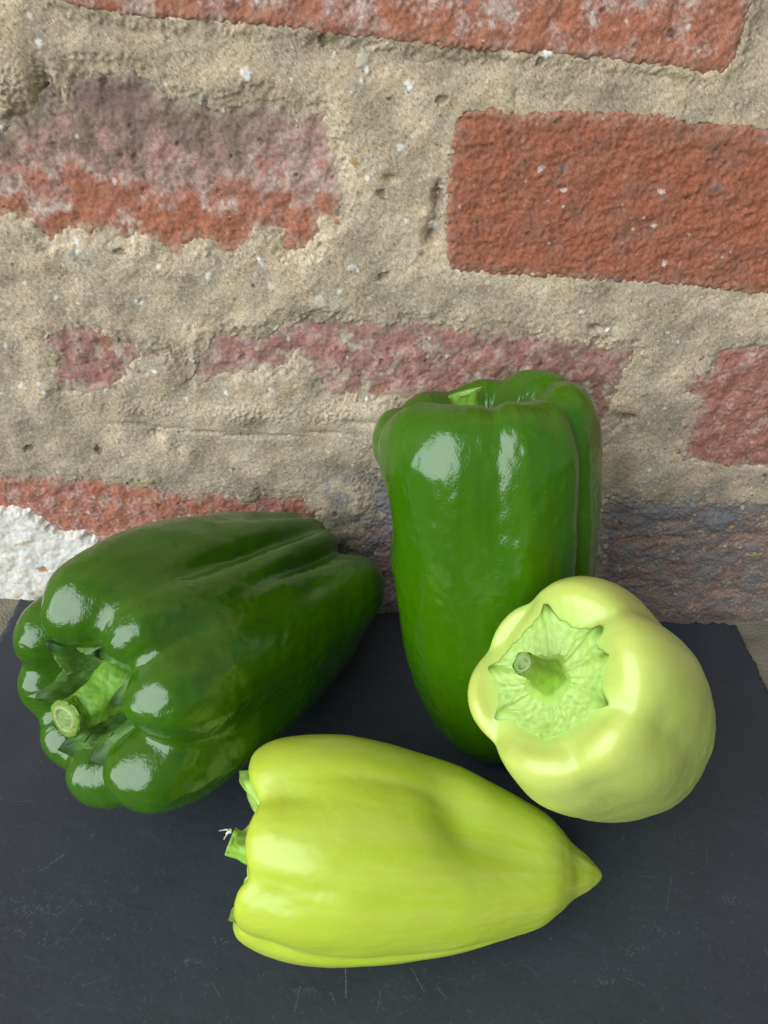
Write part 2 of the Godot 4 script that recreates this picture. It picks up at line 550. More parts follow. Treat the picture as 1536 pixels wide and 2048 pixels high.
func pale_upright() -> void:
	var p := Pepper.new()
	p.set_profile([Vector2(0, 0.14551), Vector2(0.00923, 0.14596), Vector2(0.01754, 0.14752), Vector2(0.02307, 0.15032), Vector2(0.02861, 0.15279), Vector2(0.03415, 0.15055), Vector2(0.03876, 0.14215), Vector2(0.04199, 0.12536), Vector2(0.04196, 0.10633), Vector2(0.03963, 0.08395), Vector2(0.03503, 0.06156), Vector2(0.02859, 0.04141), Vector2(0.02031, 0.02462), Vector2(0.01108, 0.01119), Vector2(0.00554, 0.00336), Vector2(0, 0)])
	p.ax = Vector3(-0.52907, 0.76722, 0.36257)
	p.ex = Vector3(0.84858, 0.47834, 0.22606)
	p.ey = Vector3(-0, 0.42727, -0.90412)
	p.lobes = deg([[60, 1.02766, 0.001], [120, 0.79613, -0.001], [190, 0.86864, 0], [259, 0.97899, 0], [312, 0.97568, 0.002], [4, 1.06034, 0.003]])
	p.ck = [[0, 0.1], [0.09, 0.2], [0.155, 0.51], [0.3, 0.49], [0.6, 0.3], [1, 0.1]]
	p.sharp = 28
	p.drop = 0.009
	p.dents = deg_dents([])
	p.tip = Vector2(-0.0019, -0.01183)
	p.o = Vector3(0.13751, 0, 0.10416)
	p.wrinkles = [[0.62, deg_to_rad(-20), 0.16, 0.5, 0.0005, 5.0, 14.0]]
	p.micro = 0.00008
	p.macro = 0.0005
	set_down(p)
	var root := thing("pale_pepper", Vector3(0.10, 0, 0.10), "pale yellow-green pepper propped against the tall dark one with its star-shaped calyx facing up", "pepper", "pale yellow-green peppers on the slate")
	p.o -= root.position
	part("body", pepper_body(p, Color(0.49, 0.585, 0.12), Color(0.57, 0.65, 0.17), 0.35), M.pale_skin, root)
	part("calyx", calyx_mesh(p, [[1.5, 1.0], [0.55, 1.0], [0.14, 0.72], [5.75, 0.75], [4.56, 0.4], [3.64, 0.72], [2.89, 0.8]], p.ur * 0.62, 0.42, 0.0008, 0.0008, Color(0.26, 0.47, 0.04), Color(0.42, 0.58, 0.16)), M.stalk, root)
	var path := local(PackedVector3Array([Vector3(0, -0.002, 0), Vector3(-0.0005, 0.003, 0), Vector3(-0.0013, 0.008, 0.0005), Vector3(-0.0025, 0.0125, 0.001), Vector3(-0.0038, 0.017, 0.0015)]), p)
	var stem := part("stem", stem_mesh(path, PackedFloat32Array([0.0110, 0.0060, 0.0043, 0.0039, 0.0039]), 5, 0.08, Color(0.20, 0.40, 0.025), Color(0.17, 0.29, 0.04), Color(0.36, 0.54, 0.10)), M.stalk, root)
	var n := path.size()
	part("cut_end", cut_mesh(path[n - 1], (path[n - 1] - path[n - 2]).normalized(), 0.0039, [Color(0.24, 0.33, 0.11), Color(0.30, 0.38, 0.14), Color(0.16, 0.27, 0.05)], -0.001), M.stalk, stem)


func pale_lying() -> void:
	var p := Pepper.new()
	p.set_profile([Vector2(0, 0.13284), Vector2(0.0095, 0.13385), Vector2(0.01709, 0.1369), Vector2(0.02374, 0.14298), Vector2(0.03039, 0.14552), Vector2(0.03608, 0.14197), Vector2(0.04083, 0.13183), Vector2(0.04293, 0.11357), Vector2(0.04052, 0.08924), Vector2(0.03533, 0.06388), Vector2(0.02856, 0.0436), Vector2(0.0223, 0.02789), Vector2(0.01677, 0.02028), Vector2(0.01111, 0.0142), Vector2(0.00583, 0.00608), Vector2(0, 0)])
	p.ax = Vector3(-0.99308, 0.11693, 0.0108)
	p.ex = Vector3(0.05529, 0.54673, -0.83548)
	p.ey = Vector3(0.1036, 0.82911, 0.54941)
	p.lobes = deg([[30, 1.0062, 0], [86, 0.96824, -0.002], [134, 0.90279, 0.002], [186, 0.96593, 0], [250, 0.94156, 0], [310, 1.02873, 0]])
	p.ck = [[0, 0.56], [0.25, 0.53], [0.45, 0.3], [0.75, 0.2], [1, 0]]
	p.sharp = 26
	p.drop = 0.009
	p.dents = deg_dents([[0.6, 60, 0.065, 0.42, 0.0056, 2], [0.7, 72, 0.1, 0.5, 0.005, 0], [0.38, 106, 0.22, 0.09, 0.0008, 0.2], [0.42, 50, 0.22, 0.1, 0.0009, -0.2], [0.5, 158, 0.35, 0.07, 0.0013, 0]])
	p.tip = Vector2(-0.00328, -0.0076)
	p.o = Vector3(0.09449, 0, 0.17689)
	p.micro = 0.0001
	p.macro = 0.0005
	set_down(p)
	var root := thing("pale_pepper", Vector3(0.02, 0, 0.175), "pale yellow-green pepper lying on its side in front, its pointed tip to the right", "pepper", "pale yellow-green peppers on the slate")
	p.o -= root.position
	part("body", pepper_body(p, Color(0.46, 0.575, 0.035), Color(0.58, 0.64, 0.15), 0.38), M.pale_skin, root)
	part("calyx", calyx_mesh(p, [[1.5, 1.0], [0.6, 1.0], [-0.1, 0.7], [-0.7, 1.0], [-1.75, 0.8], [-2.5, 1.0], [3.0, 0.9]], p.ur * 0.8, 0.25, 0.001, 0.003, Color(0.26, 0.47, 0.04), Color(0.42, 0.58, 0.12)), M.stalk, root)
	var path := local(PackedVector3Array([Vector3(0, -0.002, 0), Vector3(-0.0015, 0.004, 0), Vector3(-0.003, 0.009, 0), Vector3(-0.0025, 0.014, 0), Vector3(-0.0015, 0.018, 0)]), p)
	var stem := part("stem", stem_mesh(path, PackedFloat32Array([0.0105, 0.0078, 0.0060, 0.0047, 0.0050]), 5, 0.08, Color(0.22, 0.45, 0.03), Color(0.34, 0.52, 0.08), Color(0.32, 0.52, 0.07)), M.stalk, root)
	var n := path.size()
	part("cut_end", cut_mesh(path[n - 1], (path[n - 1] - path[n - 2]).normalized(), 0.0050, [Color(0.45, 0.50, 0.30), Color(0.55, 0.58, 0.4), Color(0.25, 0.42, 0.08)], -0.001), M.stalk, stem)
	var tip := path[n - 1]
	for f in [[0.0035, 0.0045, 0.0010, 0.0015], [0.0030, 0.0024, -0.0014, 0.0008], [0.0038, 0.0015, 0.0008, 0.0018], [0.0034, 0.0020, 0.0, -0.0014]]:
		var a: Vector3 = tip + p.ex * f[0]
		var fibre := PackedVector3Array([a, a + p.ax * (f[1] * 0.5) + p.ex * f[2] * 0.3, a + p.ax * f[1] + p.ex * (f[2] - 0.0012) + p.ey * f[3]])
		part("fibre", stem_mesh(fibre, PackedFloat32Array([0.0003, 0.00028, 0.0002]), 3, 0.1, Color(0.72, 0.70, 0.62), Color(0.72, 0.70, 0.62), Color(0.6, 0.6, 0.45)), M.lime, stem)


# ---------------------------------------------------------------- wall

const SHAPES := {
	"top": [-144,340, -134,304, -119,297, -103,295, -59,293, -30,292, -8,290, 18,288, 56,287, 94,285, 119,282, 124,286, 124,294, 124,311, 119,345, 60,352, -60,355],
	"left": [-285,249, -199,252, -163,253, -145,258, -132,265, -127,275, -118,276, -101,275, -92,271, -92,267, -79,266, -70,264, -60,267, -50,269, -46,265, -40,260, -36,263, -30,263, -27,256, -25,247, -23,239, -22,227, -25,221, -31,222, -34,211, -41,207, -47,209, -49,215, -59,217, -64,209, -69,205, -78,207, -80,211, -89,210, -93,206, -101,206, -105,211, -118,211, -125,213, -137,214, -140,212, -152,208, -156,216, -168,219, -212,216, -285,213],
	"right": [24,265, 27,266, 40,267, 48,265, 57,266, 71,267, 88,267, 108,266, 128,264, 158,263, 228,260, 263,255, 263,189, 167,197, 136,200, 92,201, 58,202, 33,203, 26,204, 24,212, 22,233, 22,252],
	"half": [-164,165, -151,172, -136,169, -123,162, -114,158, -103,162, -97,157, -100,148, -105,155, -117,155, -126,148, -131,140, -145,135, -163,132, -164,146, -160,152, -163,160],
	"middle": [-82,173, -77,170, -61,167, -49,177, -19,178, -5,176, 11,179, 27,176, 51,176, 74,173, 98,170, 115,167, 116,158, 110,150, 112,133, 109,115, 83,120, 32,124, 3,137, -14,136, -31,140, -34,152, -43,157, -52,151, -72,148, -82,146, -94,144, -93,151, -87,160],
	"rightmid": [152,169, 158,172, 175,173, 260,172, 298,165, 298,93, 199,103, 168,104, 163,105, 153,108, 153,126, 152,143, 144,145, 149,152, 152,159],
	"lowleft": [-290,83, -207,81, -186,82, -178,79, -153,84, -149,80, -127,78, -114,74, -101,71, -97,76, -89,76, -73,70, -67,76, -57,73, -46,75, -38,65, -34,49, -37,6, -140,-5, -290,-8],
	"lowmid": [-11,88, 2,93, 34,92, 88,89, 107,85, 117,45, 123,-15, 42,-15, -19,-15, -22,38, -12,46, -9,71],
	"lowright": [116,85, 140,81, 169,81, 206,81, 292,78, 292,-18, 235,-18, 193,-18, 130,-18, 124,45],
	"white": [-290,56, -213,59, -199,58, -190,49, -185,43, -172,43, -163,37, -162,28, -182,11, -204,-19, -290,-28],
}
# where each brick's face stands in the wall (m) and how its top edge is: below the mortar or proud of it
const FACE := {"top": 0.0028, "left": -0.0030, "right": 0.0012, "half": -0.0016, "middle": -0.0022, "rightmid": -0.0012, "lowleft": -0.0020, "lowmid": -0.0030, "lowright": -0.0015, "white": 0.0}

const SX0 := -0.30
const SY0 := -0.04
const SS := 0.0015
const SNX := 414
const SNY := 270
var sdf := {}                 # name -> PackedFloat32Array over the wall's grid, metres, positive outside


func polygon_field(flat: Array) -> PackedFloat32Array:
	var p := PackedVector2Array()
	for i in flat.size() / 2:
		p.append(Vector2(flat[2 * i], flat[2 * i + 1]) * 0.001)
	var lo := p[0]
	var hi := p[0]
	for q in p:
		lo = lo.min(q)
		hi = hi.max(q)
	var f := PackedFloat32Array()
	f.resize(SNX * SNY)
	f.fill(0.02)
	var i0 := maxi(0, int((lo.x - 0.012 - SX0) / SS))
	var i1 := mini(SNX - 1, int((hi.x + 0.012 - SX0) / SS))
	var j0 := maxi(0, int((lo.y - 0.012 - SY0) / SS))
	var j1 := mini(SNY - 1, int((hi.y + 0.012 - SY0) / SS))
	var n := p.size()
	for j in range(j0, j1 + 1):
		for i in range(i0, i1 + 1):
			var q := Vector2(SX0 + i * SS, SY0 + j * SS)
			var best := 1.0
			var inside := false
			var a := p[n - 1]
			for b in p:
				var ab := b - a
				var t := clampf((q - a).dot(ab) / ab.length_squared(), 0.0, 1.0)
				best = minf(best, (q - a - ab * t).length_squared())
				if (a.y > q.y) != (b.y > q.y) and q.x < a.x + ab.x * (q.y - a.y) / ab.y:
					inside = not inside
				a = b
			f[j * SNX + i] = -sqrt(best) if inside else sqrt(best)
	return f


func field_at(f: PackedFloat32Array, x: float, y: float) -> float:
	var gx := clampf((x - SX0) / SS, 0.0, SNX - 1.001)
	var gy := clampf((y - SY0) / SS, 0.0, SNY - 1.001)
	var i := int(gx)
	var j := int(gy)
	var fx := gx - i
	var fy := gy - j
	var k := j * SNX + i
	return lerpf(lerpf(f[k], f[k + 1], fx), lerpf(f[k + SNX], f[k + SNX + 1], fx), fy)


func ragged_edge(f: PackedFloat32Array, x: float, y: float) -> float:
	return field_at(f, x + 0.0022 * n_mid.get_noise_2d(x * 2.3, y * 2.3) + 0.0011 * n_fine.get_noise_2d(x, y), y + 0.0022 * n_mid.get_noise_2d(x * 2.3 + 7.0, y * 2.3) + 0.0011 * n_fine.get_noise_2d(x + 7.0, y))


func ragged(f: PackedFloat32Array, x: float, y: float, amount: float) -> float:
	return field_at(f, x + amount * n_fine.get_noise_2d(x, y), y + amount * n_fine.get_noise_2d(x + 7.0, y))


var marks: Array = []         # pits and lumps of the mortar: [x, y, radius x, radius y, depth]


func mortar_height(x: float, y: float) -> float:
	var h := 0.0022 * n_big.get_noise_2d(x, y) + 0.0007 * n_mid.get_noise_2d(x, y) + 0.00026 * n_fine.get_noise_2d(x, y) + 0.00014 * n_grain.get_noise_2d(x, y)
	for m in marks:
		var dx: float = (x - m[0]) / m[2]
		var dy: float = (y - m[1]) / m[3]
		var d := dx * dx + dy * dy
		if d < 6.0:
			h += m[4] * exp(-d) * (1.0 + 0.5 * n_fine.get_noise_2d(x + 3.0, y))
	return h


func mortar_color(x: float, y: float) -> Color:
	var s := n_stain.get_noise_2d(x, y)
	var g := n_grain.get_noise_2d(x + 2.0, y)
	var f := n_fine.get_noise_2d(x + 5.0, y)
	var warm := Color(0.497, 0.388, 0.262)
	var grey := Color(0.418, 0.342, 0.247)
	var c := warm.lerp(grey, clampf(0.5 + s * 1.2 - (y - 0.15) * 2.6, 0.0, 1.0))
	c = c * (1.0 + 0.26 * g + 0.16 * f + 0.12 * s)
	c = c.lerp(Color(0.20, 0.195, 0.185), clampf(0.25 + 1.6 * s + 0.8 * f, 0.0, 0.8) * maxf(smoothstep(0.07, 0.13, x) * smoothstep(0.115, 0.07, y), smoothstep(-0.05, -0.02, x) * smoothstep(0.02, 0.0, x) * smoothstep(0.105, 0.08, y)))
	c = c * (1.0 + 0.35 * n_big.get_noise_2d(x * 1.2 + 4.0, y * 1.2))
	var sand := rng.randf()
	c = c * (0.78 + 0.42 * sand)
	if sand > 0.965:
		c = c.lerp(Color(0.62, 0.58, 0.48), 0.6)
	elif sand < 0.03:
		c = c * 0.55
	return c


func brick_color(kind: String, x: float, y: float, v: float) -> Color:
	var s := n_stain.get_noise_2d(x + 1.0, y + 4.0)
	var m := n_mid.get_noise_2d(x + 3.0, y)
	var f := n_fine.get_noise_2d(x + 9.0, y)
	var g := n_grain.get_noise_2d(x, y + 8.0)
	var orange := Color(0.47, 0.178, 0.102)
	var red := Color(0.46, 0.20, 0.145)
	var maroon := Color(0.37, 0.205, 0.165)
	var brown := Color(0.31, 0.215, 0.16)
	var plum := Color(0.26, 0.165, 0.145)
	var bloom := Color(0.62, 0.49, 0.41)
	var blue := Color(0.13, 0.135, 0.15)
	var buff := Color(0.56, 0.49, 0.33)
	var c := orange
	match kind:
		"top":
			c = red.lerp(orange, smoothstep(0.4, 0.05, v + s * 0.3))
			c = c.lerp(bloom, clampf(0.35 * smoothstep(0.1, 0.3, v) + s * 1.3 + f * 0.7 - 0.15, 0.0, 0.8))
		"left":
			c = orange.lerp(red, smoothstep(0.15, 0.55, v + s * 0.25))
			c = c.lerp(bloom, 0.62 * exp(-pow((v - 0.5 + s * 0.45 + m * 0.1) / 0.13, 2.0)) * clampf(0.75 + 0.4 * f + 0.4 * m, 0.0, 1.0) + clampf(f * 0.35 + m * 0.5 + s * 0.6 - 0.12, 0.0, 0.45))
			c = c.lerp(brown, smoothstep(0.42, 0.72, v + s * 0.35 + m * 0.12) * smoothstep(-0.025, -0.06, x + m * 0.015))
			c = c.lerp(plum, smoothstep(0.62, 0.92, v + s * 0.3) * smoothstep(-0.045, -0.075, x))
			c = c.lerp(bloom, 0.5 * smoothstep(-0.07, -0.03, x + m * 0.015) * smoothstep(0.25, 0.55, v) * clampf(0.6 + f * 0.6 + s, 0.0, 1.0))
			c = c.lerp(Color(0.12, 0.10, 0.10), clampf(n_fine.get_noise_2d(x * 0.35, y * 0.35 + 3.0) * 2.2 - 1.0, 0.0, 0.6))
		"right":
			c = Color(0.40, 0.132, 0.070).lerp(Color(0.37, 0.15, 0.092), clampf(0.5 + s + f * 0.5, 0.0, 1.0))
			c = c.lerp(Color(0.5, 0.22, 0.12), clampf(f * 1.1 + m * 0.5 - 0.35, 0.0, 0.5))
			c = c.lerp(Color(0.22, 0.13, 0.09), clampf(s * 1.6 - 0.45, 0.0, 0.5))
		"half", "middle":
			c = maroon.lerp(red, clampf(0.4 + s * 1.5, 0.0, 1.0))
			c = c.lerp(bloom, clampf(f * 0.35 + m * 0.8 + s * 0.8, 0.0, 0.42))
			c = c.lerp(buff, clampf(m * 1.4 - s * 1.2 - 0.38 + f * 0.3, 0.0, 0.8))
		"rightmid":
			c = red.lerp(Color(0.34, 0.15, 0.10), clampf(0.5 + s, 0.0, 1.0))
			c = c.lerp(bloom, clampf(f * 0.6 + m * 0.7 - 0.05, 0.0, 0.5))
		"lowleft":
			c = red.lerp(orange, clampf(0.4 + s * 2.0, 0.0, 1.0))
			c = c.lerp(bloom, clampf(f * 0.7 + m * 1.0 - 0.05, 0.0, 0.55))
			c = c.lerp(orange, smoothstep(0.82, 0.93, v) * smoothstep(-0.105, -0.095, x))
		_:
			c = Color(0.26, 0.21, 0.185).lerp(Color(0.28, 0.18, 0.15), clampf(0.25 + s * 1.8, 0.0, 0.9))
			c = c.lerp(Color(0.195, 0.19, 0.19), clampf(m * 1.4 + f * 0.3 + 0.15 + (v - 0.6), 0.0, 0.8))
			c = c.lerp(buff, clampf(f * 0.8 - m - 0.4, 0.0, 0.5))
	c = Color(c.r * 0.82, c.g * 0.82, c.b * 0.84)
	return c * ((1.0 + 0.18 * g + 0.12 * f) * rng.randf_range(0.80, 1.17))


func brick_height(kind: String, x: float, y: float) -> float:
	var f := n_fine.get_noise_2d(x + 4.0, y)
	var h: float = FACE[kind]
	match kind:
		"right":
			h += 0.0010 * n_mid.get_noise_2d(x * 0.9 + y * 0.5, y * 1.1 - x * 0.3) - 0.0011 * absf(n_mid.get_noise_2d(x * 2.1 + y, y * 1.8 + 5.0)) + 0.0003 * f + 0.00008 * n_grain.get_noise_2d(x, y)
		"top":
			h += 0.0012 * n_mid.get_noise_2d(x, y) + 0.0004 * f + 0.00008 * n_grain.get_noise_2d(x, y)
		"lowmid", "lowright":
			h += 0.0016 * n_mid.get_noise_2d(x * 0.8, y) + 0.0007 * f + 0.0001 * n_grain.get_noise_2d(x, y)
		_:
			h += 0.0014 * n_mid.get_noise_2d(x + 2.0, y) + 0.0003 * f + 0.00008 * n_grain.get_noise_2d(x, y)
	return h


func stamp(hs: PackedFloat32Array, cs: PackedColorArray, nx: int, ny: int, x0: float, y0: float, step: float, x: float, y: float, rx: float, ry: float, turn: float, lift: float, col: Color, share: float) -> void:
	var r := maxf(rx, ry) * 1.3
	var i0 := maxi(0, int((x - r - x0) / step))
	var i1 := mini(nx - 1, int((x + r - x0) / step) + 1)
	var j0 := maxi(0, int((y - r - y0) / step))
	var j1 := mini(ny - 1, int((y + r - y0) / step) + 1)
	var ct := cos(turn)
	var st := sin(turn)
	for j in range(j0, j1 + 1):
		for i in range(i0, i1 + 1):
			var dx := x0 + i * step - x
			var dy := y0 + j * step - y
			var a := (dx * ct + dy * st) / rx
			var b := (-dx * st + dy * ct) / ry
			var d := sqrt(a * a + b * b) + 0.45 * n_grain.get_noise_2d(x0 + i * step, y0 + j * step)
			var w := 1.0 - smoothstep(0.7, 1.05, d)
			if w > 0.0:
				var k := j * nx + i
				hs[k] += lift * w
				cs[k] = cs[k].lerp(col, w * share)


func build_wall() -> void:
	var root := thing("brick_wall", Vector3(0, 0, 0), "old brick wall of weathered red bricks in thick sandy mortar behind the peppers", "wall")
	for k in SHAPES:
		sdf[k] = polygon_field(SHAPES[k])
	var bricks := SHAPES.keys()
	bricks.erase("white")
	marks = [[0.0185, 0.234, 0.0022, 0.005, -0.007], [0.0165, 0.217, 0.003, 0.004, -0.006], [0.014, 0.226, 0.003, 0.003, 0.002], [-0.137, 0.266, 0.004, 0.010, -0.008], [-0.148, 0.256, 0.006, 0.003, -0.005], [-0.153, 0.270, 0.012, 0.008, 0.004],
		[0.114, 0.128, 0.003, 0.003, -0.008], [0.119, 0.131, 0.004, 0.002, -0.006], [0.094, 0.178, 0.0025, 0.0018, -0.004], [-0.097, 0.150, 0.0025, 0.009, -0.004], [-0.144, 0.192, 0.007, 0.004, -0.0025], [-0.10, 0.197, 0.02, 0.003, 0.0012],
		[-0.132, 0.1175, 0.012, 0.0012, -0.0009], [-0.112, 0.1165, 0.012, 0.0013, -0.0014], [-0.092, 0.1145, 0.013, 0.0012, -0.0013], [-0.072, 0.1125, 0.012, 0.0014, -0.0014], [-0.052, 0.1135, 0.012, 0.0012, -0.0009], [-0.032, 0.1165, 0.012, 0.0013, -0.0012], [-0.012, 0.1235, 0.009, 0.0016, -0.0012], [-0.118, 0.1125, 0.005, 0.003, -0.003], [-0.108, 0.106, 0.004, 0.006, -0.002],
		[-0.07, 0.126, 0.016, 0.006, 0.003], [-0.03, 0.128, 0.015, 0.006, 0.0025], [-0.122, 0.127, 0.018, 0.006, 0.002], [-0.002, 0.240, 0.003, 0.0015, -0.002], [0.045, 0.272, 0.0025, 0.005, -0.0015]]
	# mortar: one relief, sunk where a brick shows
	var x0 := -0.300
	var y0 := -0.034
	var nx := int(0.600 / FINE)
	var ny := int(0.376 / FINE)
	var hs := PackedFloat32Array()
	var cs := PackedColorArray()
	var keep := PackedByteArray()
	hs.resize(nx * ny)
	cs.resize(nx * ny)
	keep.resize(nx * ny)
	var fields := []
	for k in bricks:
		fields.append(sdf[k])
	for j in ny:
		var y := y0 + j * FINE
		var wide := 0.245 + (0.31 - y) * 0.17
		for i in nx:
			var x := x0 + i * FINE
			var q := j * nx + i
			if absf(x) > wide:
				hs[q] = -0.006
				continue
			var near := 0.02
			var which := -1
			for b in fields.size():
				var d := field_at(fields[b], x, y)
				if d < near:
					near = d
					which = b
			var h := mortar_height(x, y)
			if near < 0.008:
				var kind: String = bricks[which]
				near = ragged_edge(fields[which], x, y)
				if kind == "middle" or kind == "half":
					near += 0.0025 * n_mid.get_noise_2d(x * 1.7 + 9.0, y * 1.7)
				var face: float = FACE[kind]
				if kind == "right" or kind == "top":
					h = lerpf(h, face - 0.0010 + h * 0.5, smoothstep(0.006, 0.0006, near))
					h = lerpf(h, face - 0.007, smoothstep(-0.0002, -0.0022, near))
				else:
					h = lerpf(h, face + 0.0007 + 0.5 * h, smoothstep(0.0065, 0.0003, near))
					h -= 0.004 * smoothstep(0.0006, -0.006, near)
			hs[q] = h
			keep[q] = 1 if near > -0.007 else 0
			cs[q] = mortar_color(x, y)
	rng.seed = 77
	for k in 1000:                                     # lime and shell flecks, small stones
		var x := rng.randf_range(-0.26, 0.26)
		var y := rng.randf_range(-0.02, 0.33)
		var r := 0.0004 + 0.0011 * pow(rng.randf(), 3.0)
		var bright := rng.randf()
		var col := Color(0.72, 0.70, 0.64)
		if bright < 0.3:
			col = Color(0.55, 0.48, 0.34)
		elif bright < 0.38:
			col = Color(0.09, 0.085, 0.08)
		elif bright < 0.45:
			col = Color(0.42, 0.25, 0.09)
		stamp(hs, cs, nx, ny, x0, y0, FINE, x, y, r * rng.randf_range(0.8, 2.0), r, rng.randf() * TAU, 0.0003 if bright > 0.38 else -0.0004, col, 0.85)
	for k in 60:                                       # holes where grit fell out
		var s := rng.randf_range(0.0007, 0.0022)
		stamp(hs, cs, nx, ny, x0, y0, FINE, rng.randf_range(-0.22, 0.22), rng.randf_range(0.0, 0.32), s * rng.randf_range(1.0, 1.8), s, rng.randf() * TAU, -s * 0.9, Color(0.20, 0.16, 0.11), 0.45)
	for k in 26:                                       # small pebbles
		var s := rng.randf_range(0.0012, 0.0030)
		stamp(hs, cs, nx, ny, x0, y0, FINE, rng.randf_range(-0.22, 0.22), rng.randf_range(0.0, 0.32), s * rng.randf_range(1.0, 1.6), s, rng.randf() * TAU, 0.0007, [Color(0.30, 0.29, 0.27), Color(0.48, 0.36, 0.2), Color(0.24, 0.2, 0.17), Color(0.5, 0.46, 0.38)][k % 4], 0.75)
	for b in [[0.017, 0.2215, 0.0022, 0.0030], [0.055, 0.287, 0.003, 0.0018], [-0.058, 0.276, 0.0022, 0.0026], [-0.058, 0.2035, 0.0012, 0.0022], [0.10, 0.1775, 0.0012, 0.001], [0.004, 0.274, 0.0015, 0.0022], [-0.012, 0.279, 0.001, 0.0015]]:
		stamp(hs, cs, nx, ny, x0, y0, FINE, b[0], b[1], b[2], b[3], 0.6, 0.0008, Color(0.78, 0.76, 0.70), 0.95)
	var pts := PackedVector3Array()
	pts.resize(nx * ny)
	for j in ny:
		for i in nx:
			pts[j * nx + i] = Vector3(x0 + i * FINE, y0 + j * FINE, hs[j * nx + i])
	part("mortar", grid_mesh(pts, cs, nx, ny, keep, false), M.mortar, root)
	# bricks
	for kind in bricks:
		part("brick", brick_mesh(kind, FINE), M.brick, root)
	part("lime_patch", lime_mesh(), M.lime, root)
	outer_wall(root)


func bounds(flat: Array) -> Rect2:
	var r := Rect2(flat[0] * 0.001, flat[1] * 0.001, 0, 0)
	for i in flat.size() / 2:
		r = r.expand(Vector2(flat[2 * i], flat[2 * i + 1]) * 0.001)
	return r


func brick_mesh(kind: String, step: float) -> ArrayMesh:
	var r := bounds(SHAPES[kind]).grow(0.004)
	var nx := int(r.size.x / step) + 1
	var ny := int(r.size.y / step) + 1
	var hs := PackedFloat32Array()
	var cs := PackedColorArray()
	var keep := PackedByteArray()
	hs.resize(nx * ny)
	cs.resize(nx * ny)
	keep.resize(nx * ny)
	var f: PackedFloat32Array = sdf[kind]
	var proud := kind == "right" or kind == "top"
	for j in ny:
		var y := r.position.y + j * step
		var wide := 0.31
		for i in nx:
			var x := r.position.x + i * step
			var q := j * nx + i
			var d := field_at(f, x, y)
			if d > 0.006 or absf(x) > wide:
				hs[q] = -0.012
				continue
			if proud:
				d = ragged(f, x, y, 0.0012)
			var h := brick_height(kind, x, y)
			if proud:
				var e := clampf((d + 0.0022) / 0.003, 0.0, 1.0)
				h -= 0.0013 * e * e + 0.010 * smoothstep(0.0006, 0.0035, d)
			hs[q] = h
			keep[q] = 1
			var film := clampf(smoothstep(-0.0065, 0.0005, d) * (0.55 + 1.3 * n_fine.get_noise_2d(x + 11.0, y) + 0.8 * n_mid.get_noise_2d(x * 1.4, y)), 0.0, 0.8)
			cs[q] = brick_color(kind, x, y, clampf((y - r.position.y - 0.004) / (r.size.y - 0.008), 0.0, 1.0)).lerp(Color(0.40, 0.34, 0.25) * rng.randf_range(0.8, 1.15), film * (0.35 if proud else 1.0))
	rng.seed = kind.hash()
	for k in int(r.get_area() * 9000.0):                # pits, grit, lime specks
		var x := rng.randf_range(r.position.x, r.end.x)
		var y := rng.randf_range(r.position.y, r.end.y)
		var s := 0.0004 + 0.0013 * pow(rng.randf(), 3.0)
		var t := rng.randf()
		if t < 0.4:
			stamp(hs, cs, nx, ny, r.position.x, r.position.y, step, x, y, s * 1.3, s, rng.randf() * TAU, -0.0007, Color(0.12, 0.075, 0.06), 0.5)
		elif t < 0.75:
			stamp(hs, cs, nx, ny, r.position.x, r.position.y, step, x, y, s * 1.2, s * 0.8, rng.randf() * TAU, 0.0002, Color(0.62, 0.55, 0.48), 0.7)
		else:
			stamp(hs, cs, nx, ny, r.position.x, r.position.y, step, x, y, s * 1.5, s, rng.randf() * TAU, 0.0002, Color(0.18, 0.16, 0.15), 0.7)
	if kind == "lowright" or kind == "lowmid":
		for b in [[0.143, 0.051, 0.013, 0.0045], [0.160, 0.054, 0.009, 0.0028], [0.204, 0.055, 0.014, 0.0065], [0.160, 0.066, 0.006, 0.003], [0.146, 0.020, 0.010, 0.003], [0.205, 0.014, 0.012, 0.004], [0.0, 0.036, 0.006, 0.004], [0.04, 0.05, 0.012, 0.006]]:
			stamp(hs, cs, nx, ny, r.position.x, r.position.y, step, b[0], b[1], b[2], b[3], 0.08, -0.0012, Color(0.36, 0.215, 0.165), 0.6)
		for b in [[0.214, 0.0445, 0.008, 0.0009], [0.192, 0.0635, 0.002, 0.001], [0.0, 0.062, 0.002, 0.001]]:
			stamp(hs, cs, nx, ny, r.position.x, r.position.y, step, b[0], b[1], b[2], b[3], 0.1, 0.0003, Color(0.42, 0.28, 0.03), 0.8)
		for b in [[0.002, 0.073, 0.007, 0.012], [0.005, 0.058, 0.005, 0.008], [0.150, 0.073, 0.016, 0.006], [0.183, 0.070, 0.008, 0.010]]:
			stamp(hs, cs, nx, ny, r.position.x, r.position.y, step, b[0], b[1], b[2], b[3], 0.2, 0.0006, Color(0.175, 0.178, 0.182), 0.7)
	var pts := PackedVector3Array()
	pts.resize(nx * ny)
	for j in ny:
		for i in nx:
			pts[j * nx + i] = Vector3(r.position.x + i * step, r.position.y + j * step, hs[j * nx + i])
	return grid_mesh(pts, cs, nx, ny, keep, false)


